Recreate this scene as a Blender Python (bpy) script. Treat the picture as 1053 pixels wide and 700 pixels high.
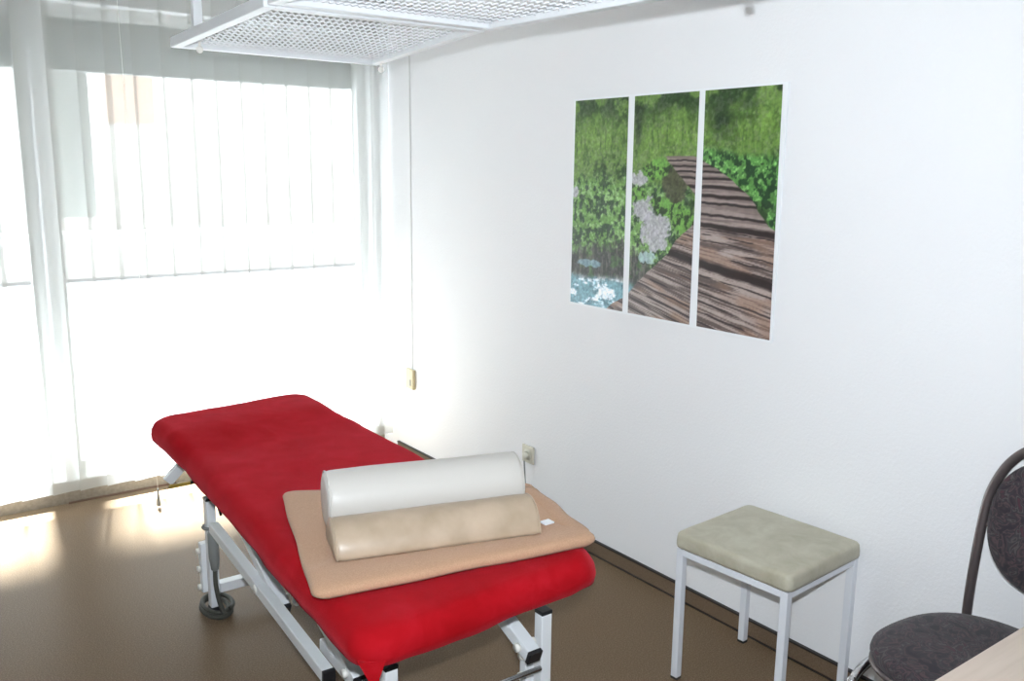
import bpy, math, random
import numpy as np
from mathutils import Vector, Matrix, noise as mnoise
random.seed(7)
for o in list(bpy.data.objects):
    bpy.data.objects.remove(o)
scn = bpy.context.scene
COL = scn.collection

# ------------------------------------------------------------------ camera
CAM = Vector((-2.3928, -4.4919, 1.60))
YAW, PITCH, ROLL, FPX = 0.63331128, 0.19079389, 0.01167372, 919.706
fw = Vector((math.sin(YAW)*math.cos(PITCH), math.cos(YAW)*math.cos(PITCH), -math.sin(PITCH)))
rt0 = Vector((math.cos(YAW), -math.sin(YAW), 0)); up0 = rt0.cross(fw)
rt = rt0*math.cos(ROLL) + up0*math.sin(ROLL); up = -rt0*math.sin(ROLL) + up0*math.cos(ROLL)
cd = bpy.data.cameras.new('camera'); cam = bpy.data.objects.new('camera', cd); COL.objects.link(cam)
cd.sensor_fit = 'HORIZONTAL'; cd.sensor_width = 36; cd.lens = FPX/1053*36; cd.clip_start = 0.05
M = Matrix((rt, up, -fw)).transposed().to_4x4(); M.translation = CAM; cam.matrix_world = M
scn.camera = cam
# ------------------------------------------------------------------ light
scn.view_settings.view_transform = 'Standard'; scn.view_settings.look = 'None'
scn.view_settings.gamma = 1; scn.view_settings.use_curve_mapping = False
scn.view_settings.exposure = 0.3
W = bpy.data.worlds.new('sky'); scn.world = W; W.use_nodes = True
bg = W.node_tree.nodes['Background']; bg.inputs[0].default_value = (0.95, 0.96, 1.0, 1); bg.inputs[1].default_value = 4.8
sd = bpy.data.lights.new('sun', 'SUN'); sd.energy = 150; sd.angle = math.radians(7); sd.color = (.84, .92, 1)
sun = bpy.data.objects.new('sun', sd); COL.objects.link(sun)
SUN_EL = math.radians(55)
SUN_AZ = math.radians(10)
sun.rotation_euler = Vector((-math.cos(SUN_EL)*math.sin(SUN_AZ), -math.cos(SUN_EL)*math.cos(SUN_AZ), -math.sin(SUN_EL))).to_track_quat('-Z', 'Y').to_euler()
fd = bpy.data.lights.new('camera_flash', 'SPOT'); fd.shadow_soft_size = .02; fd.spot_size = math.radians(115); fd.spot_blend = 1.0
fd.energy = 245; fd.color = (.86, .93, 1)
flash = bpy.data.objects.new('camera_flash', fd); COL.objects.link(flash)
flash.location = CAM + up*0.115
flash.rotation_euler = (fw + rt*.06 + up*.10).to_track_quat('-Z', 'Y').to_euler()

# ------------------------------------------------------------------ materials
def mat(name, col=(.8, .8, .8), rough=.5, metal=0, spec=.5, sheen=0, coat=0):
    m = bpy.data.materials.new(name); m.use_nodes = True
    b = m.node_tree.nodes['Principled BSDF']
    b.inputs['Base Color'].default_value = (*col, 1); b.inputs['Roughness'].default_value = rough
    b.inputs['Metallic'].default_value = metal; b.inputs['Specular IOR Level'].default_value = spec
    b.inputs['Sheen Weight'].default_value = sheen; b.inputs['Coat Weight'].default_value = coat
    return m
def nodes(m): return m.node_tree.nodes, m.node_tree.links, m.node_tree.nodes['Principled BSDF']
def coords(m, scale=(1, 1, 1)):
    n, l, b = nodes(m); g = n.new('ShaderNodeNewGeometry'); mp = n.new('ShaderNodeMapping')
    mp.inputs['Scale'].default_value = scale; l.new(g.outputs['Position'], mp.inputs[0]); return mp.outputs[0]
def noise(m, scale, detail=3, vec=None, rough=.5, dist=0):
    n, l, b = nodes(m); t = n.new('ShaderNodeTexNoise'); t.inputs['Scale'].default_value = scale
    t.inputs['Detail'].default_value = detail; t.inputs['Roughness'].default_value = rough; t.inputs['Distortion'].default_value = dist
    l.new(vec or coords(m), t.inputs['Vector']); return t.outputs['Fac']
def ramp(m, src, stops, target='Base Color'):
    n, l, b = nodes(m); r = n.new('ShaderNodeValToRGB')
    while len(r.color_ramp.elements) < len(stops): r.color_ramp.elements.new(.5)
    for e, (p, c) in zip(r.color_ramp.elements, stops): e.position = p; e.color = (*c, 1)
    l.new(src, r.inputs[0])
    if target: l.new(r.outputs[0], b.inputs[target])
    return r.outputs[0]
def bump(m, src, strength, dist=.002):
    n, l, b = nodes(m); q = n.new('ShaderNodeBump'); q.inputs['Strength'].default_value = strength; q.inputs['Distance'].default_value = dist
    l.new(src, q.inputs['Height']); l.new(q.outputs[0], b.inputs['Normal'])

m_wall = mat('wallpaper', (.80, .80, .81), .75, spec=.25)
bump(m_wall, noise(m_wall, 95, 3, rough=.6), .35, .004)
m_plain = mat('plain_white', (.82, .82, .80), .8)
m_floor = mat('vinyl_floor', (.12, .09, .06), .28, spec=.04)
ramp(m_floor, noise(m_floor, 230, 3, rough=.7), [(.25, (.085, .058, .036)), (.5, (.170, .117, .074)), (.75, (.29, .208, .138))])
m_skirt = mat('brown_skirting', (.13, .09, .06), .55)
ramp(m_skirt, noise(m_skirt, 260, 3, rough=.7), [(.25, (.08, .052, .033)), (.5, (.15, .10, .062)), (.75, (.22, .16, .11))])
m_dark = mat('dark_trim', (.018, .014, .013), .5)
m_sill = mat('grey_brown_skirting', (.33, .28, .22), .6)
ramp(m_sill, noise(m_sill, 60, 3), [(.3, (.155, .125, .092)), (.7, (.21, .17, .13))])
m_alu = mat('window_frame_white', (.75, .75, .74), .4)
m_red = mat('red_terry', (.42, .008, .013), 1.0, spec=.05, sheen=.42)
m_red.node_tree.nodes['Principled BSDF'].inputs['Sheen Roughness'].default_value = .3
nodes(m_red)[2].inputs['Sheen Tint'].default_value = (1, .13, .17, 1)
ramp(m_red, noise(m_red, 9, 4, rough=.6, dist=.6), [(.3, (.30, .004, .007)), (.55, (.36, .006, .011)), (.75, (.42, .010, .018))])
bump(m_red, noise(m_red, 700, 2), .5, .002)
m_vinyl_dark = mat('dark_upholstery', (.05, .045, .04), .5)
m_white = mat('white_powder_coat', (.74, .76, .78), .35, spec=.5)
m_white2 = mat('white_stool_paint', (.70, .72, .76), .35)
m_wire = mat('mesh_wire_paint', (.82, .83, .86), .3)
m_black = mat('black_plastic', (.012, .012, .014), .4)
m_grey = mat('grey_rubber', (.22, .23, .225), .5)
m_greyd = mat('grey_cord', (.050, .050, .040), .7)
m_chrome = mat('chrome', (.6, .6, .62), .15, metal=1)
m_tube = mat('dark_metal_tube', (.16, .135, .135), .28, metal=.7)
m_nut = mat('white_plastic_cap', (.8, .78, .73), .4)
m_olive = mat('brass_olive', (.38, .25, .04), .45)
m_blanket = mat('tan_blanket', (.50, .33, .21), .95, spec=.1, sheen=.15)
ramp(m_blanket, noise(m_blanket, 320, 3, rough=.7), [(.3, (.40, .235, .145)), (.7, (.52, .325, .21))])
bump(m_blanket, noise(m_blanket, 500, 2), .5, .002)
m_ivory = mat('white_vinyl', (.55, .525, .49), .42, spec=.4); bump(m_ivory, noise(m_ivory, 45, 3), .12, .003)
m_beige = mat('beige_vinyl', (.60, .49, .34), .38, spec=.45); bump(m_beige, noise(m_beige, 30, 3), .15, .003)
ramp(m_beige, noise(m_beige, 12, 4), [(.3, (.37, .285, .20)), (.7, (.47, .365, .27))])
m_seat = mat('olive_beige_vinyl', (.42, .38, .27), .42, spec=.4)
ramp(m_seat, noise(m_seat, 11, 5, rough=.6, dist=.4), [(.32, (.375, .345, .255)), (.5, (.43, .40, .31)), (.7, (.50, .48, .385))]); bump(m_seat, noise(m_seat, 25, 3), .2, .004)
m_desk = mat('beech_desk', (.62, .47, .34), .38)

ramp(m_desk, noise(m_desk, 6, 4, coords(m_desk, (1, 14, 1))), [(.3, (.50, .405, .33)), (.7, (.56, .46, .385))])
m_socket = mat('ivory_plastic', (.62, .60, .50), .35)
m_strap = mat('beige_winder', (.56, .47, .28), .4)
m_paper = mat('poster_white', (.82, .84, .86), .45)
m_fab = mat('patterned_chair_fabric', (.03, .02, .025), .9, sheen=.1)
_n, _l, _b = nodes(m_fab)
_w = _n.new('ShaderNodeTexNoise'); _w.inputs['Scale'].default_value = 18; _w.inputs['Detail'].default_value = 1.5; _w.inputs['Distortion'].default_value = 2.2
_l.new(coords(m_fab), _w.inputs['Vector'])
ramp(m_fab, _w.outputs['Fac'], [(.36, (.020, .016, .022)), (.44, (.032, .025, .030)), (.475, (.075, .045, .05)), (.505, (.028, .021, .027)), (.56, (.036, .031, .036)), (.60, (.078, .066, .066)), (.63, (.030, .024, .029)), (.72, (.06, .022, .032))])
# sheer slat fabric: partly see-through, partly diffusing light
m_slat = bpy.data.materials.new('sheer_slat_fabric'); m_slat.use_nodes = True
n, l = m_slat.node_tree.nodes, m_slat.node_tree.links; n.clear()
out = n.new('ShaderNodeOutputMaterial'); tr = n.new('ShaderNodeBsdfTransparent'); tl = n.new('ShaderNodeBsdfTranslucent'); df = n.new('ShaderNodeBsdfDiffuse')
tr.inputs[0].default_value = (1, .99, .97, 1); tl.inputs[0].default_value = (.25, .25, .25, 1); df.inputs[0].default_value = (.72, .72, .67, 1)
a = n.new('ShaderNodeMixShader'); a.inputs[0].default_value = .5; l.new(tl.outputs[0], a.inputs[1]); l.new(df.outputs[0], a.inputs[2])
b2 = n.new('ShaderNodeMixShader'); b2.inputs[0].default_value = .40; l.new(a.outputs[0], b2.inputs[1]); l.new(tr.outputs[0], b2.inputs[2])
l.new(b2.outputs[0], out.inputs[0])
m_glass = bpy.data.materials.new('window_glass'); m_glass.use_nodes = True
n, l = m_glass.node_tree.nodes, m_glass.node_tree.links; n.clear()
out = n.new('ShaderNodeOutputMaterial'); tr = n.new('ShaderNodeBsdfTransparent'); gl = n.new('ShaderNodeBsdfGlossy'); gl.inputs['Roughness'].default_value = .02
tr.inputs[0].default_value = (.93, .95, .94, 1); mx = n.new('ShaderNodeMixShader'); mx.inputs[0].default_value = .06
l.new(tr.outputs[0], mx.inputs[1]); l.new(gl.outputs[0], mx.inputs[2]); l.new(mx.outputs[0], out.inputs[0])
m_pave = mat('pale_paving', (.12, .12, .125), .9)
m_brick = mat('brick_facade', (.45, .3, .22), .9)
_n, _l, _b = nodes(m_brick); bt = _n.new('ShaderNodeTexBrick'); bt.inputs['Scale'].default_value = 4
bt.inputs['Color1'].default_value = (.50, .33, .24, 1); bt.inputs['Color2'].default_value = (.42, .27, .2, 1); bt.inputs['Mortar'].default_value = (.6, .55, .48, 1)
_tc = _n.new('ShaderNodeTexCoord'); _mp = _n.new('ShaderNodeMapping'); _mp.inputs['Rotation'].default_value = (math.pi/2, 0, 0)
_l.new(_tc.outputs['Object'], _mp.inputs[0]); _l.new(_mp.outputs[0], bt.inputs[0]); _l.new(bt.outputs[0], _b.inputs['Base Color'])
m_render_ = mat('pale_render', (.80, .79, .76), .9)
m_soffit = mat('grey_concrete', (.30, .30, .28), .9)

# ------------------------------------------------------------------ mesh helpers
class MB:
    def __init__(s): s.v = []; s.f = []; s.sm = []
    def add(s, vs, fs, smooth=False):
        o = len(s.v); s.v += [tuple(p) for p in vs]; s.f += [tuple(i+o for i in f) for f in fs]; s.sm += [smooth]*len(fs); return s
    def box(s, x0, x1, y0, y1, z0, z1):
        vs = [(x, y, z) for z in (z0, z1) for y in (y0, y1) for x in (x0, x1)]
        return s.add(vs, [(0, 2, 3, 1), (4, 5, 7, 6), (0, 1, 5, 4), (1, 3, 7, 5), (3, 2, 6, 7), (2, 0, 4, 6)])
    def bar(s, p, q, w=.03, h=.03, side=(1, 0, 0)):
        p, q = Vector(p), Vector(q); d = (q-p).normalized(); a = Vector(side); a = (a - d*a.dot(d)).normalized(); b = d.cross(a)
        vs = [e + a*(i*w/2) + b*(j*h/2) for e in (p, q) for (i, j) in ((-1, -1), (1, -1), (1, 1), (-1, 1))]
        return s.add(vs, [(0, 1, 2, 3), (7, 6, 5, 4), (0, 4, 5, 1), (1, 5, 6, 2), (2, 6, 7, 3), (3, 7, 4, 0)])
    def tube(s, pts, r, n=10, closed=False, caps=True):
        pts = [Vector(p) for p in pts]; N = len(pts); vs = []; prev = None
        rr = r if isinstance(r, (list, tuple)) else [r]*N
        for i, p in enumerate(pts):
            if closed: t = pts[(i+1) % N] - pts[i-1]
            else: t = pts[min(i+1, N-1)] - pts[max(i-1, 0)]
            t.normalize()
            if prev is None:
                a = Vector((0, 0, 1)) if abs(t.z) < .9 else Vector((1, 0, 0))
            else: a = prev
            a = (a - t*a.dot(t)).normalized(); prev = a; b = t.cross(a)
            vs += [p + (a*math.cos(k*2*math.pi/n) + b*math.sin(k*2*math.pi/n))*rr[i] for k in range(n)]
        fs = []
        for i in range(N if closed else N-1):
            j = (i+1) % N
            fs += [(i*n+k, i*n+(k+1) % n, j*n+(k+1) % n, j*n+k) for k in range(n)]
        if caps and not closed: fs += [tuple(range(n))[::-1], tuple((N-1)*n+k for k in range(n))]
        return s.add(vs, fs, True)
    def build(s, name, m, parent=None, bevel=0, seg=2, loc=None):
        off = parent.matrix_world.translation if parent is not None else Vector((0, 0, 0))
        if parent is not None: off = WL.get(parent.name, Vector((0, 0, 0)))
        org = Vector(loc) if loc is not None else (Vector((0, 0, 0)) if parent is None else off)
        me = bpy.data.meshes.new(name); me.from_pydata([tuple(Vector(p)-org) for p in s.v], [], s.f); me.update()
        me.polygons.foreach_set('use_smooth', s.sm)
        o = bpy.data.objects.new(name, me); COL.objects.link(o); me.materials.append(m)
        if parent is not None: o.parent = parent
        o.location = org - off; WL[o.name] = org
        if bevel:
            bv = o.modifiers.new('bevel', 'BEVEL'); bv.width = bevel; bv.segments = seg; bv.limit_method = 'ANGLE'; bv.harden_normals = False
        return o
WL = {}
def thing(name, label, cat, loc, group=None):
    o = bpy.data.objects.new(name, None); COL.objects.link(o); o.location = loc; o.empty_display_size = .1
    WL[o.name] = Vector(loc); tag(o, label, cat, group); return o
def tag(o, label, cat, group=None, kind=None):
    o['label'] = label; o['category'] = cat
    if group: o['group'] = group
    if kind: o['kind'] = kind
    return o
def struct(o): o['kind'] = 'structure'; return o
def catmull(pts, n=8, closed=False):
    P = [Vector(p) for p in pts]; out = []
    N = len(P); rng = range(N if closed else N-1)
    for i in rng:
        if closed: a, b, c, d = P[i-1], P[i], P[(i+1) % N], P[(i+2) % N]
        else: a, b, c, d = P[max(i-1, 0)], P[i], P[i+1], P[min(i+2, N-1)]
        for k in range(n):
            t = k/n
            out.append(.5*((2*b) + (c-a)*t + (2*a-5*b+4*c-d)*t*t + (3*b-a-3*c+d)*t**3))
    if not closed: out.append(P[-1])
    return out
def sph(mb, c, r, n=10, m=6, scale=(1, 1, 1)):
    vs = []; fs = []
    for i in range(m+1):
        ph = math.pi*i/m
        for k in range(n):
            th = 2*math.pi*k/n; vs.append((c[0]+r*scale[0]*math.sin(ph)*math.cos(th), c[1]+r*scale[1]*math.sin(ph)*math.sin(th), c[2]+r*scale[2]*math.cos(ph)))
    for i in range(m): fs += [(i*n+k, (i+1)*n+k, (i+1)*n+(k+1) % n, i*n+(k+1) % n) for k in range(n)]
    return mb.add(vs, fs, True)
def rrect(a, b, r, n=8, m=24):
    """outline of a rounded rectangle, half sizes a, b, always the same number of points"""
    r = max(min(r, a-.001, b-.001), .002); pts = []
    cs = [(a-r, b-r, 0), (-(a-r), b-r, 90), (-(a-r), -(b-r), 180), (a-r, -(b-r), 270)]
    for i, (cx, cy, s) in enumerate(cs):
        arc = [(cx+r*math.cos(math.radians(s+90*k/n)), cy+r*math.sin(math.radians(s+90*k/n))) for k in range(n+1)]
        pts += arc
        nx, ny, ns = cs[(i+1) % 4]; st = (nx+r*math.cos(math.radians(ns)), ny+r*math.sin(math.radians(ns)))
        e = arc[-1]
        pts += [(e[0]+(st[0]-e[0])*k/m, e[1]+(st[1]-e[1])*k/m) for k in range(1, m)]
    return pts
def rings_mesh(rings, capbot=True, captop=True):
    n = len(rings[0]); vs = [p for r in rings for p in r]; fs = []
    for i in range(len(rings)-1):
        fs += [(i*n+k, i*n+(k+1) % n, (i+1)*n+(k+1) % n, (i+1)*n+k) for k in range(n)]
    if capbot: fs.append(tuple(range(n))[::-1])
    if captop: fs.append(tuple((len(rings)-1)*n+k for k in range(n)))
    return vs, fs

# ------------------------------------------------------------------ room shell
X0, Y0, ZC, YW = -3.3, -5.1, 2.62, 0.03
struct(MB().box(X0-.1, .1, Y0-.1, .34, -.1, 0).build('floor', m_floor))
struct(MB().box(X0-.1, .1, Y0-.1, .34, ZC, ZC+.1).build('ceiling', m_plain))
struct(MB().box(0, .1, Y0-.1, .34, 0, ZC).build('wall_right', m_wall))
struct(MB().box(X0-.1, X0, Y0-.1, .34, 0, ZC).build('wall_left', m_plain))
struct(MB().box(X0, 0, Y0-.1, Y0, 0, ZC).build('wall_back', m_plain))
PX0, PX1 = -1.70, -1.66      # pier between the two windows
w = MB(); w.box(X0, -2.16, YW, .30, 0, ZC).box(-2.16, PX0, YW, .30, 0, .11).box(PX0, PX1, YW, .30, 0, ZC).box(PX1, -.03, YW, .30, 0, .11)
w.box(-2.16, PX0, YW, .30, 2.3, ZC).box(PX1, -.03, YW, .30, 2.3, ZC).box(-.03, 0, YW, .30, 0, ZC)
struct(w.build('wall_window', m_wall))
struct(MB().box(X0, 0, YW-.012, YW-.0005, .0005, .105).build('baseboard_window', m_sill))
struct(MB().box(-1.70, -1.2, YW-.022, YW-.0125, .0005, .008).build('trim_1', mat('brown_trim', (.11, .06, .04), .6)))
bb = struct(MB().box(-.011, -.0005, Y0, -.155, .003, .056).build('baseboard_right', m_skirt))
struct(MB().box(-.0135, -.0005, Y0, -.155, .0562, .0625).build('trim_2', m_dark))
struct(MB().box(-.019, -.0005, Y0, -.155, .0002, .003).build('trim_3', m_dark))
for k, (xa, xb) in enumerate(((-2.16, PX0), (PX1, -.03))):
    t = struct(thing('window_%d' % (k+1), '', '', ((xa+xb)/2, .16, .11))); del t['label']; del t['category']
    f = MB(); f.box(xa, xb, .13, .19, .11, .16).box(xa, xb, .13, .19, 2.25, 2.3).box(xa, xa+.05, .13, .19, .16, 2.25).box(xb-.05, xb, .13, .19, .16, 2.25)
    f.build('window_frame', m_alu, t)
    MB().box(xa+.05, xb-.05, .158, .162, .16, 2.25).build('glass', m_glass, t)
    MB().box(xa-.0, xb+.0, .205, .29, 2.02, 2.299).build('shutter_box', m_soffit, t)
# ------------------------------------------------------------------ outside
g = MB().box(-12, 9, .35, 16, -.3, -.12).build('ground', m_pave); g['kind'] = 'structure'
s_ = MB().box(-4.5, 2, .35, 1.07, 2.45, 2.65).build('balcony_slab', m_soffit, loc=(-1.2, .8, 2.45)); tag(s_, 'grey concrete balcony slab outside above the blinds', 'balcony')
gw = MB().box(-12, 9, 10.2, 10.35, -.12, .58).build('added_cover_wall', m_render_, loc=(-1.5, 10.2, -.12)); tag(gw, 'low pale wall added outside to cover the shaded ground in front of the brick house', 'wall')  # added wall: hides the dark strip of ground in the house's shadow
hs = thing('house', 'brick house across the yard, seen faintly through the blinds', 'house', (-1.5, 13, -.12))
MB().box(-12, 9, 13, 14, -.12, 4.0).build('facade', m_render_, hs)
MB().box(1.45, 2.25, 12.95, 12.999, 2.3, 3.25).build('brick_panel', m_brick, hs)
MB().box(-12.2, 9.2, 12.8, 14.2, 4.0, 4.2).build('roof', m_soffit, hs)
sc_ = MB().box(-1.56, -1.28, .98, 1.02, 1.30, 2.449).build('added_sun_panel', m_soffit, loc=(-1.42, 1, 1.3)); tag(sc_, 'narrow grey panel added outside to block the sun and dim the slats, faintly seen through the blinds', 'screen')  # added panel: dims the slats before it and parts the floor sun patches

# ------------------------------------------------------------------ vertical blind
bl = thing('vertical_blind', 'white sheer vertical blind with overlapping slats covering the window side', 'blind', (-1.3, -.1, 2.5))
MB().box(-2.9, -.01, -.125, -.075, 2.47, 2.51).build('head_rail', m_alu, bl, .003)
edges = [-2.37, -2.25, -2.13, -2.01, -1.892, -1.774, -1.652, -1.532, -1.416, -1.298, -1.172, -1.045, -.932, -.812, -.70, -.582, -.463, -.345, -.225, -.11, -.003]
for i in range(len(edges)-1):
    xa, xb = edges[i]-.010, edges[i+1]+.010
    rnd = random.Random(i)
    ya, yb = -.108+rnd.uniform(-.002, .002), -.092+rnd.uniform(-.002, .002)
    if i % 5 == 3: ya, yb = ya-.005, yb+.003
    if i in (5, 7): xb += .008
    if xb > -.004: xb = -.004
    vs = []; fs = []; NX, NZ = 6, 14; bot = .094+rnd.uniform(-.001, .001); sw = rnd.uniform(-.008, .008)
    for iz in range(NZ+1):
        z = bot + (2.465-bot)*iz/NZ; kk = (1-iz/NZ)
        for ix in range(NX+1):
            u = ix/NX; vs.append((xa+(xb-xa)*u+ sw*kk*kk*.6, ya+(yb-ya)*u + .007*math.sin(math.pi*u) + sw*kk*(1-kk)*2, z))
    for iz in range(NZ):
        for ix in range(NX): q = iz*(NX+1)+ix; fs.append((q, q+1, q+NX+2, q+NX+1))
    if xb == -.004: vs = [(min(v[0], -.003), v[1], v[2]) for v in vs]
    MB().add(vs, fs, True).build('slat', m_slat, bl)
wt = MB().tube([(-1.363, -.283, z) for z in (.012, .02, .05, .085, .10)], [.009, .0105, .007, .004, .002], 12)
wt.build('cord_weight', m_grey, bl)
MB().tube([(-1.363, -.283, .10), (-1.363, -.20, 1.2), (-1.363, -.135, 2.48)], .0007, 6).build('cord', m_nut, bl)
# shutter strap on the right wall
st = thing('shutter_strap', 'grey roller shutter strap running down the wall by the blinds', 'strap', (0, -.315, .4))
MB().box(-.003, -.001, -.321, -.311, .505, 2.6).build('strap', mat('strap_grey', (.66, .66, .65), .8), st)
MB().box(-.02, -.0005, -.350, -.272, .40, .51).build('winder_box', m_strap, st, .004)
MB().box(-.0225, -.0205, -.330, -.315, .42, .455).build('slot', m_soffit, st)
# socket
so = thing('wall_socket', 'ivory wall socket with plug behind the rolls', 'socket', (0, -1.377, .313))
MB().box(-.010, -.0005, -1.418, -1.334, .272, .354).build('cover_plate', m_socket, so, .003)
MB().tube([(-.0105, -1.377, .313), (-.013, -1.377, .313)], .026, 20).build('ring', m_socket, so)
pc = thing('power_cable', 'grey power cable with ivory plug hanging from the wall socket', 'cable', (-.03, -1.377, .313))
MB().tube([(-.0135, -1.377, .313), (-.022, -1.377, .312), (-.028, -1.377, .303), (-.029, -1.377, .288)], [.017, .016, .011, .006], 12).build('plug', m_socket, pc)
MB().tube(catmull([(-.029, -1.377, .287), (-.030, -1.385, .22), (-.035, -1.40, .10), (-.08, -1.43, .006), (-.5, -1.5, .005), (-.9, -1.65, .005)], 8), .0035, 8).build('cable', m_grey, pc)

# ------------------------------------------------------------------ poster triptych
def fbm(x, y, sc, seed, octs=4, ratio=(1, 1)):
    r = np.random.RandomState(seed); tot = 0; amp = 1; s = 0
    for k in range(octs):
        G = r.rand(64, 64); fx = x*sc*ratio[0]; fy = y*sc*ratio[1]
        i = np.floor(fx).astype(int); j = np.floor(fy).astype(int); a = fx-i; b = fy-j
        a = a*a*(3-2*a); b = b*b*(3-2*b); i0 = i % 64; i1 = (i+1) % 64; j0 = j % 64; j1 = (j+1) % 64
        v = (G[i0, j0]*(1-a)+G[i1, j0]*a)*(1-b) + (G[i0, j1]*(1-a)+G[i1, j1]*a)*b
        tot = tot+v*amp; s += amp; amp *= .6; sc *= 2
    return tot/s
def smooth(a, b, x): t = np.clip((x-a)/(b-a), 0, 1); return t*t*(3-2*t)
def mixc(c, d, t): return c*(1-t[..., None]) + np.array(d, float)*t[..., None]
def paint(X, V):
    """X: 0..1 left panel, 1.1..2.1 middle, 2.2..3.2 right; V: 0 top..1 bottom. sRGB 0..255"""
    x = X*.39; y = V
    n1 = fbm(x, y, 9, 1, 5); n2 = fbm(x, y, 26, 2, 4); n3 = fbm(x, y, 60, 3, 3); blob = fbm(x, y, 5, 5, 2)
    leaf = fbm(x, y, 48, 8, 4, (1, .9))
    c = np.zeros(X.shape+(3,)) + np.array([92, 124, 54.])
    c = mixc(c, (28, 52, 22), smooth(.50, .66, n1*.6+n2*.4))
    c = mixc(c, (118, 160, 62), smooth(.52, .70, n2*.5+n3*.5)*.7)
    # pale grassy band
    band = np.exp(-((V-(.22-.02*X+.04*(blob-.5)))/.10)**2)
    c = mixc(c, (112, 150, 58), band*.65*(.5+n2*.8).clip(0, 1))
    c = mixc(c, (60, 90, 34), band*smooth(.5, .65, fbm(x, y, 30, 11, 3, (2, .5)))*.6)
    # dark trees at the top
    tops = smooth(.16, .02, V)*smooth(.42, .6, fbm(x, y, 11, 12, 3))
    c = mixc(c, (24, 48, 22), tops*.8)
    dk = np.exp(-(((X-2.45)/.16)**2+((V-.13)/.07)**2)) + .8*np.exp(-(((X-1.18)/.07)**2+((V-.13)/.10)**2))
    c = mixc(c, (22, 42, 20), np.clip(dk*1.1*(.4+n2), 0, 1))
    # lower left bushes
    bush = smooth(.34, .42, V+.12*(n1-.5))*smooth(2.15, 1.9, X)
    gcol = np.zeros_like(c)+np.array([98, 140, 66.]); gcol = mixc(gcol, (34, 62, 32), smooth(.44, .62, leaf)); gcol = mixc(gcol, (140, 190, 105), smooth(.50, .64, n3)*smooth(.55, .42, leaf)*.8)
    c = c*(1-bush[..., None])+gcol*bush[..., None]
    # dark undergrowth above the water
    und = smooth(.64, .74, V+.16*(leaf-.5)+.06*(X-.5)*(X < 1))*smooth(1.55, 1.35, X)
    ucol = np.zeros_like(c)+np.array([46, 48, 42.]); ucol = mixc(ucol, (84, 82, 72), smooth(.5, .65, fbm(x, y, 40, 21, 3, (2.5, .35))))
    ucol = mixc(ucol, (60, 95, 45), smooth(.55, .66, n2)*.7)
    c = c*(1-und[..., None])+ucol*und[..., None]
    # rocks / pale stream bed
    for (rx, ry, ax, ay) in ((1.22, .37, .16, .035), (1.30, .50, .20, .06), (1.52, .60, .22, .10), (1.62, .52, .1, .035), (.05, .44, .06, .03)):
        d = ((X-rx)/ax)**2+((V-ry+.04*(X-rx))/ay)**2 + 1.6*(n2-.5)+1.0*(n3-.5)
        c = mixc(c, (168, 165, 172), smooth(1.15, .75, d)*.92)
    c = mixc(c, (110, 108, 108), smooth(.5, .64, n3)*.25)
    for (rx, ry, ax, ay) in ((1.5, .33, .22, .05), (1.62, .49, .24, .05), (1.2, .44, .16, .035), (1.95, .55, .16, .06)):
        d = ((X-rx)/ax)**2+((V-ry)/ay)**2 + 2*(n2-.5)
        g = smooth(1.2, .7, d); gc = np.zeros_like(c)+np.array([96, 146, 58.]); gc = mixc(gc, (40, 62, 30), smooth(.47, .6, leaf))
        c = c*(1-g[..., None])+gc*g[..., None]
    d = ((X-1.78)/.22)**2+((V-.40)/.07)**2 + 1.5*(n2-.5); c = mixc(c, (62, 58, 44), smooth(1.1, .7, d)*.8)
    # water
    wat = smooth(.83, .88, V+.03*(n1-.5)-.10*(X > 1)*(X-1)+.0*X)*smooth(1.38, 1.2, X)
    wc = np.zeros_like(c)+np.array([104, 146, 158.]); wc = mixc(wc, (222, 236, 246), smooth(.46, .60, fbm(x, y, 13, 31, 4, (1, 2.2)))); wc = mixc(wc, (52, 92, 104), smooth(.56, .7, n2)*.7)
    c = c*(1-wat[..., None])+wc*wat[..., None]
    d = ((X-.35)/.25)**2+((V-.79)/.02)**2 + 2*(n2-.5); c = mixc(c, (130, 165, 180), smooth(1, .6, d)*.7)
    d = ((X-1.40)/.16)**2+((V-.725)/.03)**2 + 2*(n3-.5); c = mixc(c, (165, 190, 195), smooth(1, .6, d)*.75)
    # right bushes
    rb = smooth(.24, .28, V+.05*(n1-.5)-.03*(X-2.7))*(X > 2.15)
    gc = np.zeros_like(c)+np.array([76, 130, 56.]); gc = mixc(gc, (24, 56, 28), smooth(.43, .6, leaf)); gc = mixc(gc, (112, 166, 88), smooth(.53, .66, n3)*smooth(.52, .42, leaf)); 
    gc = mixc(gc, (28, 44, 22), smooth(.42, .50, V-.06*(X-2.9))*smooth(.38, .55, n2)*.8)
    c = c*(1-rb[..., None])+gc*rb[..., None]
    # boardwalk
    R = np.array([(.268, 2.02), (.275, 2.15), (.30, 2.28), (.32, 2.40), (.36, 2.58), (.43, 2.85), (.49, 2.98), (.55, 3.14), (.58, 3.3), (1.1, 3.9)])
    L = np.array([(.268, 1.62), (.30, 1.70), (.34, 1.80), (.38, 1.93), (.43, 2.08), (.50, 2.12), (.57, 2.05), (.62, 1.90), (.655, 1.78), (.70, 1.72), (.77, 1.48), (.875, 1.17), (.92, 1.05), (.965, .82), (1.0, .70), (1.1, .6)])
    q = 1.0-smooth(.9, .5, V)*.0
    sl = np.interp(V, [.26, .4, .55, .72, 1.0], [.0, .008, .020, .052, .072])*np.where(X < 2.2, 1.5, 1); 
    wv = V - sl*(X-2.2) - .035*np.clip(2.0-X, 0, 2)*0
    jag = .03*(fbm(wv*0, wv, 22, 40, 2)-.5)*2
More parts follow.
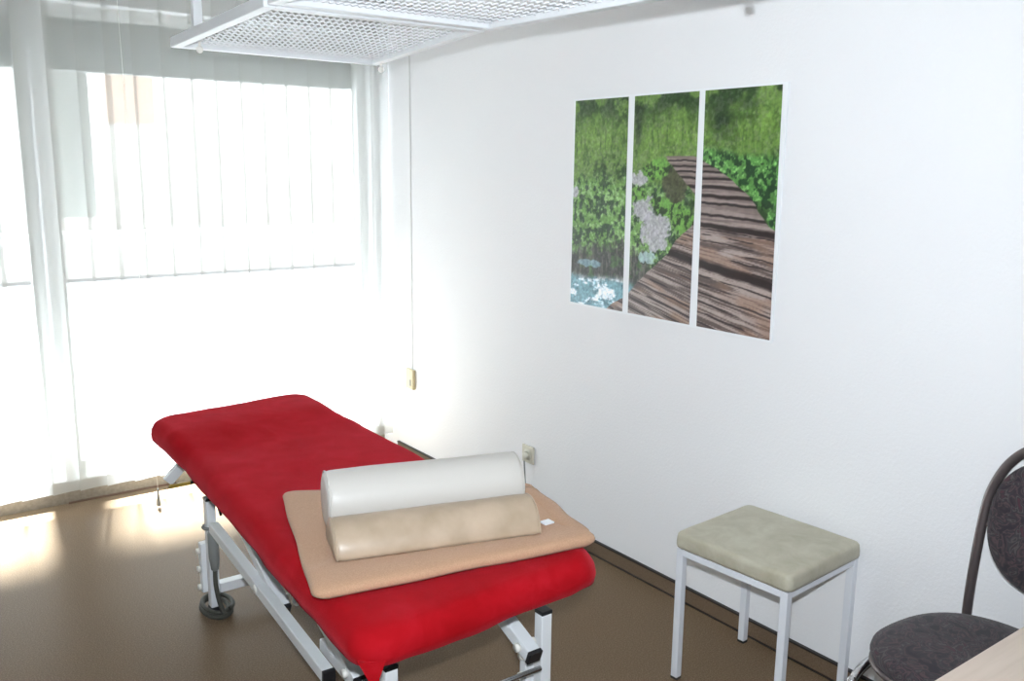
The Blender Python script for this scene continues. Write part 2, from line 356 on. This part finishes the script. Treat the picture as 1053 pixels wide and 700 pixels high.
    inb = smooth(0, .012, X-np.interp(V, L[:, 0], L[:, 1])-jag)*smooth(0, .012, np.interp(V, R[:, 0], R[:, 1])+jag-X)*(V > .268)
    pc_ = np.zeros_like(c)+np.array([128, 113, 108.])
    grain = fbm(x*.6, wv, 46, 41, 4, (.16, 2.2)); gw_ = .35+.65*smooth(.5, .62, wv); pc_ = mixc(pc_, (84, 70, 66), smooth(.45, .62, grain)*gw_); pc_ = mixc(pc_, (162, 146, 138), smooth(.52, .40, grain)*.75*gw_)
    pc_ = mixc(pc_, (138, 104, 84), smooth(.5, .7, fbm(x, wv, 8, 43, 3, (.5, 2)))*.5*(V > .6))
    dark = np.zeros(X.shape)
    for (w0, th) in ((.288, .004), (.312, .005), (.335, .005), (.362, .006), (.398, .008), (.435, .008), (.462, .006), (.512, .006), (.556, .011), (.725, .020)):
        wob = .006*(fbm(x, wv*0+w0*50, 12, 50, 3)-.5)*2
        dark = np.maximum(dark, smooth(th*1.3, th*.5, np.abs(wv-w0-wob)))
    wob = .012*(fbm(x, wv*.5, 9, 51, 3)-.5)
    ww = wv+wob; ph = np.log(np.clip(ww-.2, .01, 2))/.062; fr = np.abs((ph % 1)-.5)
    dark = np.maximum(dark, smooth(.34, .46, fr)*(wv > .565)*.9*smooth(.36, .5, fbm(x, wv, 14, 60, 2, (.6, 3))))
    pc_ = mixc(pc_, (38, 28, 28), dark)
    c = c*(1-inb[..., None])+pc_*inb[..., None]
    sp = fbm(x, y, 95, 77, 2)
    veg = 1-inb
    c = c*(1+(sp-.5)[..., None]*.45*veg[..., None])
    g_ = c.mean(-1, keepdims=True); c = g_+(c-g_)*.9
    return np.clip(c*1.12*(.93+.14*n3[..., None]), 0, 255)
m_print = bpy.data.materials.new('printed_photo'); m_print.use_nodes = True
_n, _l, _b = nodes(m_print); at_ = _n.new('ShaderNodeAttribute'); at_.attribute_name = 'print'; _l.new(at_.outputs['Color'], _b.inputs['Base Color']); _b.inputs['Roughness'].default_value = .32
po = thing('wall_poster', 'three-part poster of a wooden boardwalk through green bushes on the white wall', 'poster', (0, -2.16, 1.46))
MB().box(-.006, -.0005, -2.676, -1.643, 1.046, 1.872).build('poster_sheet', m_paper, po)
NU, NV = 120, 300
for k, (ya, yb, yc, yd) in enumerate(((-1.656, -1.961, -1.652, -1.966), (-1.995, -2.311, -1.998, -2.316), (-2.338, -2.654, -2.351, -2.668))):
    U, V = np.meshgrid(np.linspace(0, 1, NU+1), np.linspace(0, 1, NV+1))
    Y = (ya+(yb-ya)*U)*(1-V)+(yc+(yd-yc)*U)*V; Z = 1.865+(1.054-1.865)*V
    co = np.stack([np.full_like(Y, -.0075), Y, Z], -1).reshape(-1, 3); nv = len(co)
    fs = [(j*(NU+1)+i, j*(NU+1)+i+1, (j+1)*(NU+1)+i+1, (j+1)*(NU+1)+i) for j in range(NV) for i in range(NU)]
    fs = [f[::-1] for f in fs]
    rim = [i for i in range(NU+1)] + [j*(NU+1)+NU for j in range(1, NV+1)] + [NV*(NU+1)+i for i in range(NU-1, -1, -1)] + [j*(NU+1) for j in range(NV-1, 0, -1)]
    back = [(-.0062, co[i][1], co[i][2]) for i in rim]; R_ = len(rim)
    fs += [(rim[i], rim[(i+1) % R_], nv+(i+1) % R_, nv+i) for i in range(R_)]
    o = MB().add([tuple(p) for p in co]+back, fs).build('printed_panel', m_print, po)
    rgb = paint(U+1.1*k, V).reshape(-1, 3)/255; rgb = np.concatenate([rgb, rgb[rim]])
    lin = np.where(rgb <= .04045, rgb/12.92, ((rgb+.055)/1.055)**2.4)
    ca = o.data.color_attributes.new('print', 'FLOAT_COLOR', 'POINT')
    ca.data.foreach_set('color', np.concatenate([lin, np.ones((len(lin), 1))], 1).astype(np.float32).ravel())

# ------------------------------------------------------------------ hanging mesh panels
def mesh_panel(name, c, label, hooks):
    """c: corner points near-left, near-right, far-right, far-left of the outer frame underside"""
    NL, NR, FR, FL = [Vector(p) for p in c]; T = .033
    t = thing(name, label, 'hanging grid', tuple((NL+NR+FR+FL)/4), 'white wire mesh panels hanging under the ceiling')
    upv = Vector((0, 0, T/2))
    fr = MB()
    for p, q in ((NL, FL), (NR, FR)):
        ins = (NR-NL).normalized()*T/2*(1 if p is NL else -1); fr.bar(p+upv+ins, q+upv+ins, T, T)
    for p, q, sgn in ((NL, NR, 1), (FL, FR, -1)):
        ins = (FL-NL).normalized()*T/2*sgn; e = (q-p).normalized()*T*.98
        fr.bar(p+upv+ins+e, q+upv+ins-e, T, T, side=(0, 1, 0))
    fr.build('frame', m_white, t, .003)
    mesh = MB(); ys = .052; LN = ((FL-NL).length+(FR-NR).length)/2; nr = int(round(LN/ys))
    per = .0212
    for i in range(1, nr*1):
        f = i/nr
        a = NL.lerp(FL, f); b = NR.lerp(FR, f); d = (b-a); Lx = d.length; d.normalize(); a = a+d*.02+upv; Lx -= .04
        n = int(Lx/(per/4)); ph = (i % 2)*math.pi
        pts = [a+d*(k*per/4)+Vector((0, -.004, .0019))*math.sin(k*math.pi/2+ph+.6) for k in range(n)]
        mesh.tube(pts, .0027, 5, caps=False)
    mesh.build('wire_mesh', m_wire, t)
    for hx in hooks:
        h = MB(); sph(h, (hx[0], hx[1], hx[2]), .012); h.tube([(hx[0], hx[1], hx[2]+.008), (hx[0], hx[1], hx[2]+.03)], .004, 8)
        h.build('hook_knob', m_nut, t)
    return t
pf = mesh_panel('hanging_mesh_panel', ((-1.485, -2.16, 1.998), (-.795, -2.16, 2.0), (-.675, -1.235, 1.985), (-1.478, -1.30, 1.98)), 'white framed wire mesh panel hanging nearest the blinds', [(-1.40, -1.36, 1.975), (-.69, -1.30, 1.965)])
MB().bar((-1.395, -1.33, 2.004), (-1.395, -1.33, ZC-.001), .03, .03).build('hanger_post', m_white, pf, .003)
pn = mesh_panel('hanging_mesh_panel', ((-1.495, -3.25, 1.985), (-.80, -3.25, 1.985), (-.792, -2.19, 2.0), (-1.487, -2.19, 2.0)), 'white framed wire mesh panel hanging at the top edge, nearer the camera', [(-.785, -3.15, 1.975)])
for px, py in ((-.84, -3.15), (-1.45, -3.15)): MB().bar((px, py, 2.02), (px, py, ZC-.001), .03, .03).build('hanger_post', m_white, pn, .003)

# ------------------------------------------------------------------ massage table
tb = thing('massage_table', 'height-adjustable massage table with white tubular steel frame under the red cover', 'massage table', (-1.24, -2.0, 0))
def TW(u, v, z=0):     # u -1..1 across (left..right), v 0..1 near..far
    yl = -2.935 + v*1.885; yr = -2.895 + v*1.925
    xl = float(np.interp(yl, [-2.935, -2.42, -2.09, -1.68, -1.46, -1.36, -1.0], [-1.622, -1.598, -1.577, -1.558, -1.548, -1.562, -1.572]))
    xr = float(np.interp(yr, [-2.9, -1.83, -1.45, -1.3, -.97], [-.917, -.885, -.885, -.915, -.915]))
    t = (u+1)/2; return Vector((xl+(xr-xl)*t, yl+(yr-yl)*t, z))
def rise(v): return .030*smooth(.72, .90, np.float64(v))
def pad_rings(a, b, prof, r, zr, wob=0, inner=()):
    rings = []
    for (ins, z) in prof:
        pts = rrect(a-ins, b-ins, r-ins*.6, 10, 40); ring = []
        for (px, py) in pts:
            u = px/.35; v = (py+1)/2
            p = TW(u, v); n = mnoise.noise(Vector((p.x*6, p.y*6, z*10)))
            ring.append((p.x, p.y, z+zr*float(rise(max(0, min(1, v))))+wob*n))
        rings.append(ring)
    return rings
R_ = pad_rings(.335, .985, [(.012, .556), (.008, .565), (.010, .578), (.025, .588)], .07, 1)
MB().add(*rings_mesh(R_), True).build('cushion', m_vinyl_dark, tb)
fr = MB()
for u in (-.72, .72): fr.bar(TW(u, .05, .512), TW(u, .95, .512), .03, .04)
for v in (.06, .35, .66, .94): fr.bar(TW(-.68, v, .51), TW(.68, v, .51), .03, .03, side=(0, 1, 0))
fr.build('top_frame', m_white, tb, .003)
PX, PY = (-1.470, -1.000), (-1.42, -2.752)
for x in PX:
    for y in PY:
        p = MB().bar((x, y, .018), (x, y, .425), .034, .034).build('post', m_white, tb, .003)
        MB().box(x-.018, x+.018, y-.018, y+.018, .425, .436).build('end_cap', m_black, p, .002)
        MB().box(x-.019, x+.019, y-.019, y+.019, .0005, .019).build('foot', m_black, p, .002)
        sx = x+(-.0 if x < -1.2 else -.0); yy = y+.05
        s2 = MB().bar((x-.012, yy, .06 if y > -2 else .04), (x-.012, yy, .25 if y > -2 else .31), .034, .030).build('pivot_plate', m_white, tb, .003)
        for zz in ((.22, .15, .08) if y > -2 else (.285, .225, .12)):
            MB().tube([(x-.030, yy, zz), (x-.040, yy, zz)], .011, 12).build('bolt', m_nut, s2)
for y in PY: MB().bar((PX[0]+.018, y, .088), (PX[1]-.018, y, .088), .04, .035, side=(0, 1, 0)).build('cross_beam', m_white, tb, .003)
# long side arms, outer and inner, left and right
for x, sg in ((PX[0], 1), (PX[1], -1)):
    ye, ze = (-2.44, .256) if x < -1.2 else (-2.0, .295)
    o = MB().bar((x, -1.455, .335), (x-(.018 if x < -1.2 else 0), ye, ze), .034, .036).build('long_arm', m_white, tb, .003)
    d = (Vector((x-.018, ye, ze))-Vector((x, -1.455, .335))).normalized()
    MB().bar(Vector((x-.018, ye-.0005, ze)), Vector((x-.018, ye-.0005, ze))+d*.012, .036, .038).build('end_cap', m_black, o, .002)
    MB().tube([(x-.020, -1.93, .298), (x-.030, -1.93, .298)], .013, 12).build('bolt', m_nut, o)
    if x < -1.2: MB().bar((x+.036*sg, -2.30, .268), (x+.036*sg, -2.735, .225), .030, .036).build('side_rail', m_white, tb, .003)
# lifting arms
def arm(lo, hi):
    o = MB().bar(lo, hi, .040, .036).build('lifting_arm', m_white, tb, .003)
    d = (Vector(lo)-Vector(hi)).normalized()
    MB().bar(Vector(lo)+d*.0003, Vector(lo)+d*.013, .042, .038).build('end_cap', m_black, o, .002)
    q = Vector(lo)-d*.035
    MB().tube([q+Vector((-.021, 0, 0)), q+Vector((-.032, 0, 0))], .012, 12).build('bolt', m_nut, o)
    MB().tube([q+Vector((.021, 0, 0)), q+Vector((.030, 0, 0))], .012, 12).build('bolt', m_nut, o)
arm((-1.447, -2.03, .262), (-1.447, -1.57, .497))
arm((-1.447, -2.545, .278), (-1.447, -2.03, .49))
arm((-1.045, -2.06, .283), (-1.045, -1.44, .50))
arm((-1.068, -2.795, .345), (-1.068, -2.40, .50))
cb = MB(); cb.bar((-1.40, -2.0, .262), (-1.08, -2.0, .262), .03, .03, side=(0, 1, 0)); cb.build('cross_tube', m_white, tb, .003)
MB().tube([(-1.045, -2.80, .300), (-1.44, -2.80, .305)], .007, 12).build('spindle_rod', m_chrome, tb)
MB().tube([(-1.40, -1.74, .41), (-1.47, -1.74, .405)], .006, 10).build('release_rod', m_chrome, tb)
MB().bar((-1.405, -1.755, .40), (-1.405, -1.70, .45), .022, .02).build('lever_clamp', m_black, tb, .002)
# head-end lever and brace
MB().bar((-1.42, -1.15, .54), (-1.540, -1.15, .425), .02, .04, side=(0, 1, 0)).build('head_brace', m_white, tb, .003)
MB().bar((-1.540, -1.17, .412), (-1.462, -1.17, .412), .012, .014, side=(0, 1, 0)).build('handle_bar', m_olive, tb, .002)
MB().tube(catmull([(-1.462, -1.17, .412), (-1.445, -1.17, .418), (-1.442, -1.17, .45), (-1.45, -1.17, .50)], 6), .006, 8).build('handle_rod', m_black, tb)
MB().tube([(-1.475, -1.47, .50), (-1.452, -1.49, .385)], .005, 8).build('lever', m_black, tb)
# pedal cord pile and grey holder on the far left post
hc = thing('hand_control', 'grey cord-wrapped hand control strapped to the far left table post', 'remote control', (-1.49, -1.46, .3))
lp = [( -1.470+.026*math.cos(a), -1.42+.026*math.sin(a), .325) for a in np.linspace(0, 2*math.pi, 20, endpoint=False)]
MB().tube(lp, .006, 8, closed=True).build('strap', m_grey, hc)
MB().tube([(-1.473, -1.450, .325), (-1.473, -1.452, .31), (-1.473, -1.453, .22), (-1.472, -1.453, .175), (-1.472, -1.453, .165)], [.012, .019, .019, .014, .006], 14).build('handset', m_grey, hc)
cpts = [(-1.472, -1.453, .168), (-1.475, -1.462, .12), (-1.47, -1.475, .06), (-1.46, -1.50, .014)]
for a in np.linspace(.6, 4*math.pi+1.0, 34):
    r = .055+.010*math.sin(a*.7); cpts.append((-1.468+r*.8*math.cos(a)+.004*a/6, -1.425-.0+r*1.35*math.sin(a)*-1, .011+.0075*(a/6.28)))
MB().tube(catmull(cpts, 4), .0085, 8).build('cord', m_greyd, hc)

# ------------------------------------------------------------------ red cover
def cover():
    prof = [(.004, .552), (-.006, .556), (-.008, .575), (-.005, .594), (.004, .611), (.02, .622)] + [(.02+.02*k, .6245) for k in range(1, 17)]+[(.347, .6245)]
    rings = []
    for (ins, z) in prof:
        pts = rrect(.35-ins, 1.0-ins, .085-ins*.4, 12, 46); ring = []
        for (px, py) in pts:
            u = px/.35; v = (py+1)/2
            p = TW(u, v); n = mnoise.noise(Vector((p.x*7+3, p.y*5, z*8))); n2 = mnoise.noise(Vector((p.x*22, p.y*22, 5)))
            hem = 1 if ins < .003 and z < .6 else 0
            dz = .0035*n+.0012*n2; 
            if z < .57: dz = .010*mnoise.noise(Vector((p.x*8, p.y*8, 1)))
            head = 0
            zz = z + dz + float(rise(max(0, min(1, v)))) + (head*.022 if z < .58 else 0)
            cr = math.exp(-((p.x+.95)**2+(p.y+2.86)**2)/.006)     # soft wrinkles at the near right corner
            zz += .006*cr*math.sin((p.x-p.y*.6)*70)
            bul = .005*mnoise.noise(Vector((p.y*4, p.x*4, 9))) if z < .61 else 0
            ring.append((p.x+bul*(1 if px > 0 else -1), p.y, zz))
        rings.append(ring)
    return MB().add(*rings_mesh(rings, capbot=False, captop=True), True)
rc = thing('table_cover', 'red terry fitted cover stretched over the massage table top', 'cover', (-1.24, -2.0, .55))
cv = cover().build('cover_sheet', m_red, rc)
sm = cv.modifiers.new('solid', 'SOLIDIFY'); sm.thickness = .003; sm.offset = 1
fl = MB(); fv = [(-1.628, -2.915, .568), (-1.575, -2.938, .568), (-1.598, -2.932, .50), (-1.625, -2.90, .568), (-1.572, -2.925, .568), (-1.595, -2.922, .505)]
fl.add(fv, [(0, 1, 2), (5, 4, 3), (0, 3, 4, 1), (1, 4, 5, 2), (2, 5, 3, 0)]); fl.build('corner_flap', m_red, rc)

# ------------------------------------------------------------------ blanket pad on the table
def blanket():
    cn = [Vector((-1.648, -2.735, 0)), Vector((-.908, -2.862, 0)), Vector((-.800, -2.42, 0)), Vector((-1.452, -2.062, 0))]
    def at(u, v): return cn[0].lerp(cn[1], u).lerp(cn[3].lerp(cn[2], u), v)
    rings = []
    for (ins, z) in [(.022, .0), (.008, .001), (.001, .008), (0, .014), (.003, .021), (.010, .026), (.022, .0285), (.05, .029), (.1, .029), (.15, .0285), (.2, .029)]:
        ring = []
        for (px, py) in rrect(.5-ins*1.35, .5-ins*2, .05, 8, 22):
            u, v = px+.5, py+.5; p = at(u, v)
            bow = .010*math.sin(math.pi*v)*(1 if px < 0 else 0)*max(0, (-px*2))**4
            n = mnoise.noise(Vector((p.x*6, p.y*6, 2)))
            ring.append((p.x-bow*0+.006*n, p.y+.004*n, .6325+z*(1.12 if py < -.3 else .9)+.002*n))
        rings.append(ring)
    return MB().add(*rings_mesh(rings), True)
def hem():
    a, b = Vector((-.935, -2.838, 0)), Vector((-.842, -2.46, 0)); pts = [a.lerp(b, t) for t in np.linspace(0, 1, 14)]
    rings = []
    for i, p in enumerate(pts):
        k = .6 if i in (0, 13) else 1
        rings.append([(p.x+.030*k*math.cos(t)+.004*math.sin(i), p.y, .6535+.0115*k*math.sin(t)) for t in np.linspace(0, 2*math.pi, 16, endpoint=False)])
    return MB().add(*rings_mesh(rings), True)
bk = thing('folded_blanket', 'tan folded blanket lying on the red table cover under two rolls', 'blanket', (-1.2, -2.5, .633))
blanket().build('folded_cloth', m_blanket, bk)
hem().build('folded_edge', m_blanket, bk)
# ------------------------------------------------------------------ rolls
def roll(name, a, b, prof, m, label, cat, seam=True):
    """prof(theta) -> (across, height) closed profile; a,b axis end points at the base"""
    a, b = Vector(a), Vector(b); d = (b-a).normalized(); s = Vector((-d.y, d.x, 0)); L = (b-a).length
    t = thing(name, label, cat, tuple((a+b)/2)); n = len(prof)
    cx = sum(p[0] for p in prof)/n; cz = sum(p[1] for p in prof)/n; rings = []
    st = [(0, .80), (.002, .90), (.008, .965), (.018, .99), (.035, 1.0)]; nn = 14
    fr_ = [(x, k) for x, k in st]+[(.035+(L-.07)*i/nn, 1.0) for i in range(1, nn)]+[(L-x, k) for x, k in st[::-1]]
    for (x, k) in fr_:
        ring = []
        for (pa, pz) in prof:
            w_ = mnoise.noise(Vector((x*7, pa*12, pz*12)))*.0018
            q = a+d*x+s*(cx+(pa-cx)*k); ring.append((q.x, q.y, a.z+cz+(pz-cz)*(k)+w_*(1 if pz > .01 else 0)))
        rings.append(ring)
    MB().add(*rings_mesh(rings), True).build('bolster', m, t)
    if seam:
        for x in (.006, L-.006):
            pts = [a+d*x+s*(cx+(pa-cx)*.975)+Vector((0, 0, cz+(pz-cz)*.975)) for (pa, pz) in prof]
            MB().tube(pts, .0022, 6, closed=True).build('seam', m, t)
    return t
R1 = .079
p1 = [(R1*math.cos(t), R1+R1*math.sin(t) if math.sin(t) > -.93 else R1-R1*.93) for t in np.linspace(0, 2*math.pi, 40, endpoint=False)]
p1 = [(x, z-R1*.07) for x, z in p1]
roll('roll_cushion', (-1.468, -2.405, .661), (-.950, -2.558, .661), p1, m_ivory, 'white vinyl bolster roll lying behind the beige one on the blanket', 'bolster')
R2 = .080
p2 = [(R2*1.0*math.cos(t), R2*.98*math.sin(t)) for t in np.linspace(0, math.pi, 26)]+[(-R2*.97+R2*1.94*k/8, -.001) for k in range(1, 8)]
rb_ = roll('half_roll_cushion', (-1.518, -2.545, .662), (-.999, -2.692, .662), p2, m_beige, 'glossy beige half-round vinyl bolster lying in front of the white roll', 'bolster')
MB().box(-.985, -.955, -2.735, -2.71, .664, .668).build('care_tag', m_paper, rb_)

# ------------------------------------------------------------------ stool
sl = thing('stool', 'square stool with olive-beige vinyl seat and white steel legs by the wall', 'stool', (-.222, -2.876, 0))
sl.rotation_euler = (0, 0, math.radians(4))
xa, xb, ya, yb = -.412, -.032, -3.0735, -2.6785; LG = .024
for x in (xa+LG/2, xb-LG/2):
    for y in (ya+LG/2, yb-LG/2):
        lg = MB().bar((x, y, .008), (x, y, .445), LG, LG).build('leg', m_white2, sl, .002)
        MB().box(x-LG/2, x+LG/2, y-LG/2, y+LG/2, .0005, .0078).build('foot_cap', m_black, lg)
fr = MB()
fr.box(xa+LG, xb-LG, ya, ya+LG, .423, .445).box(xa+LG, xb-LG, yb-LG, yb, .423, .445).box(xa, xa+LG, ya+LG, yb-LG, .423, .445).box(xb-LG, xb, ya+LG, yb-LG, .423, .445)
fr.build('apron_frame', m_white2, sl, .002)
rings = []; cx, cy = (xa+xb)/2, (ya+yb)/2; hx, hy = (xb-xa)/2+.004, (yb-ya)/2+.008
for (ins, z) in [(.006, .4455), (.001, .448), (-.001, .456), (-.001, .468), (.0, .480), (.001, .488), (.004, .4935), (.010, .4965), (.022, .498), (.05, .499), (.10, .501), (.14, .502), (.17, .502)]:
    rings.append([(cx+x, cy+y, z+.0015*mnoise.noise(Vector((x*14, y*14, z)))*(z > .49)) for (x, y) in rrect(hx-ins, hy-ins, .022, 6, 14)])
MB().add(*rings_mesh(rings), True).build('seat', m_seat, sl)

# ------------------------------------------------------------------ chair
ch = thing('chair', 'dark patterned fabric chair with rounded back and metal tube frame in the corner of view', 'chair', (-.33, -3.6, 0))
SC = Vector((-.325, -3.583))
def superel(a, b, e, n=56): return [(a*abs(math.cos(t))**(2/e)*(1 if math.cos(t) >= 0 else -1), b*abs(math.sin(t))**(2/e)*(1 if math.sin(t) >= 0 else -1)) for t in np.linspace(0, 2*math.pi, n, endpoint=False)]
rings = []
for (k, z) in [(.90, .424), (.96, .426), (.99, .434), (1.0, .446), (.985, .459), (.94, .469), (.85, .475), (.6, .479), (.3, .480)]:
    rings.append([(SC.x+x*k, SC.y+y*k*(1+.10*(-x/.22)), z) for x, y in superel(.222, .222, 2.5)])
MB().add(*rings_mesh(rings), True).build('seat', m_fab, ch)
MB().tube([(SC.x+x*.965, SC.y+y*.965*(1+.10*(-x/.22)), .420) for x, y in superel(.222, .222, 2.5)], .009, 10, closed=True).build('seat_ring', m_tube, ch)
BY = -3.615; hw = .178
arc = [(-.105, BY+hw, .40), (-.10, BY+hw, .55), (-.078, BY+hw-.002, .72), (-.066, BY+hw-.012, .80), (-.056, BY+hw-.045, .875), (-.048, BY+hw-.10, .925), (-.045, BY, .945)]
arc = arc + [(x, 2*BY-y, z) for x, y, z in arc[:-1][::-1]]
legp = [(-.035, BY+hw+.015, .011), (-.075, BY+hw+.005, .25)]
full = legp+arc+[(x, 2*BY-y, z) for x, y, z in legp[::-1]]
MB().tube(catmull(full, 8), .0125, 14).build('back_frame', m_tube, ch)
for sgn in (1, -1):
    pts = [(-.12, SC.y+sgn*.178, .402), (-.35, SC.y+sgn*.200, .402), (-.46, SC.y+sgn*.204, .400), (-.515, SC.y+sgn*.206, .375), (-.53, SC.y+sgn*.207, .33), (-.555, SC.y+sgn*.210, .011)]
    lg = MB().tube(catmull(pts, 8), .0115, 14).build('leg', m_chrome, ch)
rings = []; ctr = Vector((-.078, BY, .730))
for (k, dx) in [(.3, .020), (.7, .018), (.9, .013), (.985, .005), (1.0, -.002), (.985, -.009), (.9, -.016), (.7, -.021), (.3, -.023)]:
    rings.append([(ctr.x+dx+(z)*.13, ctr.y+y*k, ctr.z+z*k) for y, z in superel(.163, .172, 2.25)])
MB().add(*rings_mesh(rings), True).build('backrest', m_fab, ch)
for sgn in (1, -1): MB().tube([(ctr.x-.005, BY+sgn*.155, .70), (-.080, BY+sgn*.175, .70)], .006, 8).build('back_bracket', m_tube, ch)

# ------------------------------------------------------------------ desk
dk = thing('desk', 'light beech desk top cutting into the lower right corner of view', 'desk', (-.9, -4.1, 0))
MB().box(-1.45, -.30, -4.42, -3.826, .755, .78).build('desktop', m_desk, dk, .003)
for x in (-1.38, -.37):
    for y in (-4.36, -3.89): MB().bar((x, y, .0005), (x, y, .7545), .04, .04).build('leg', m_white, dk, .002)
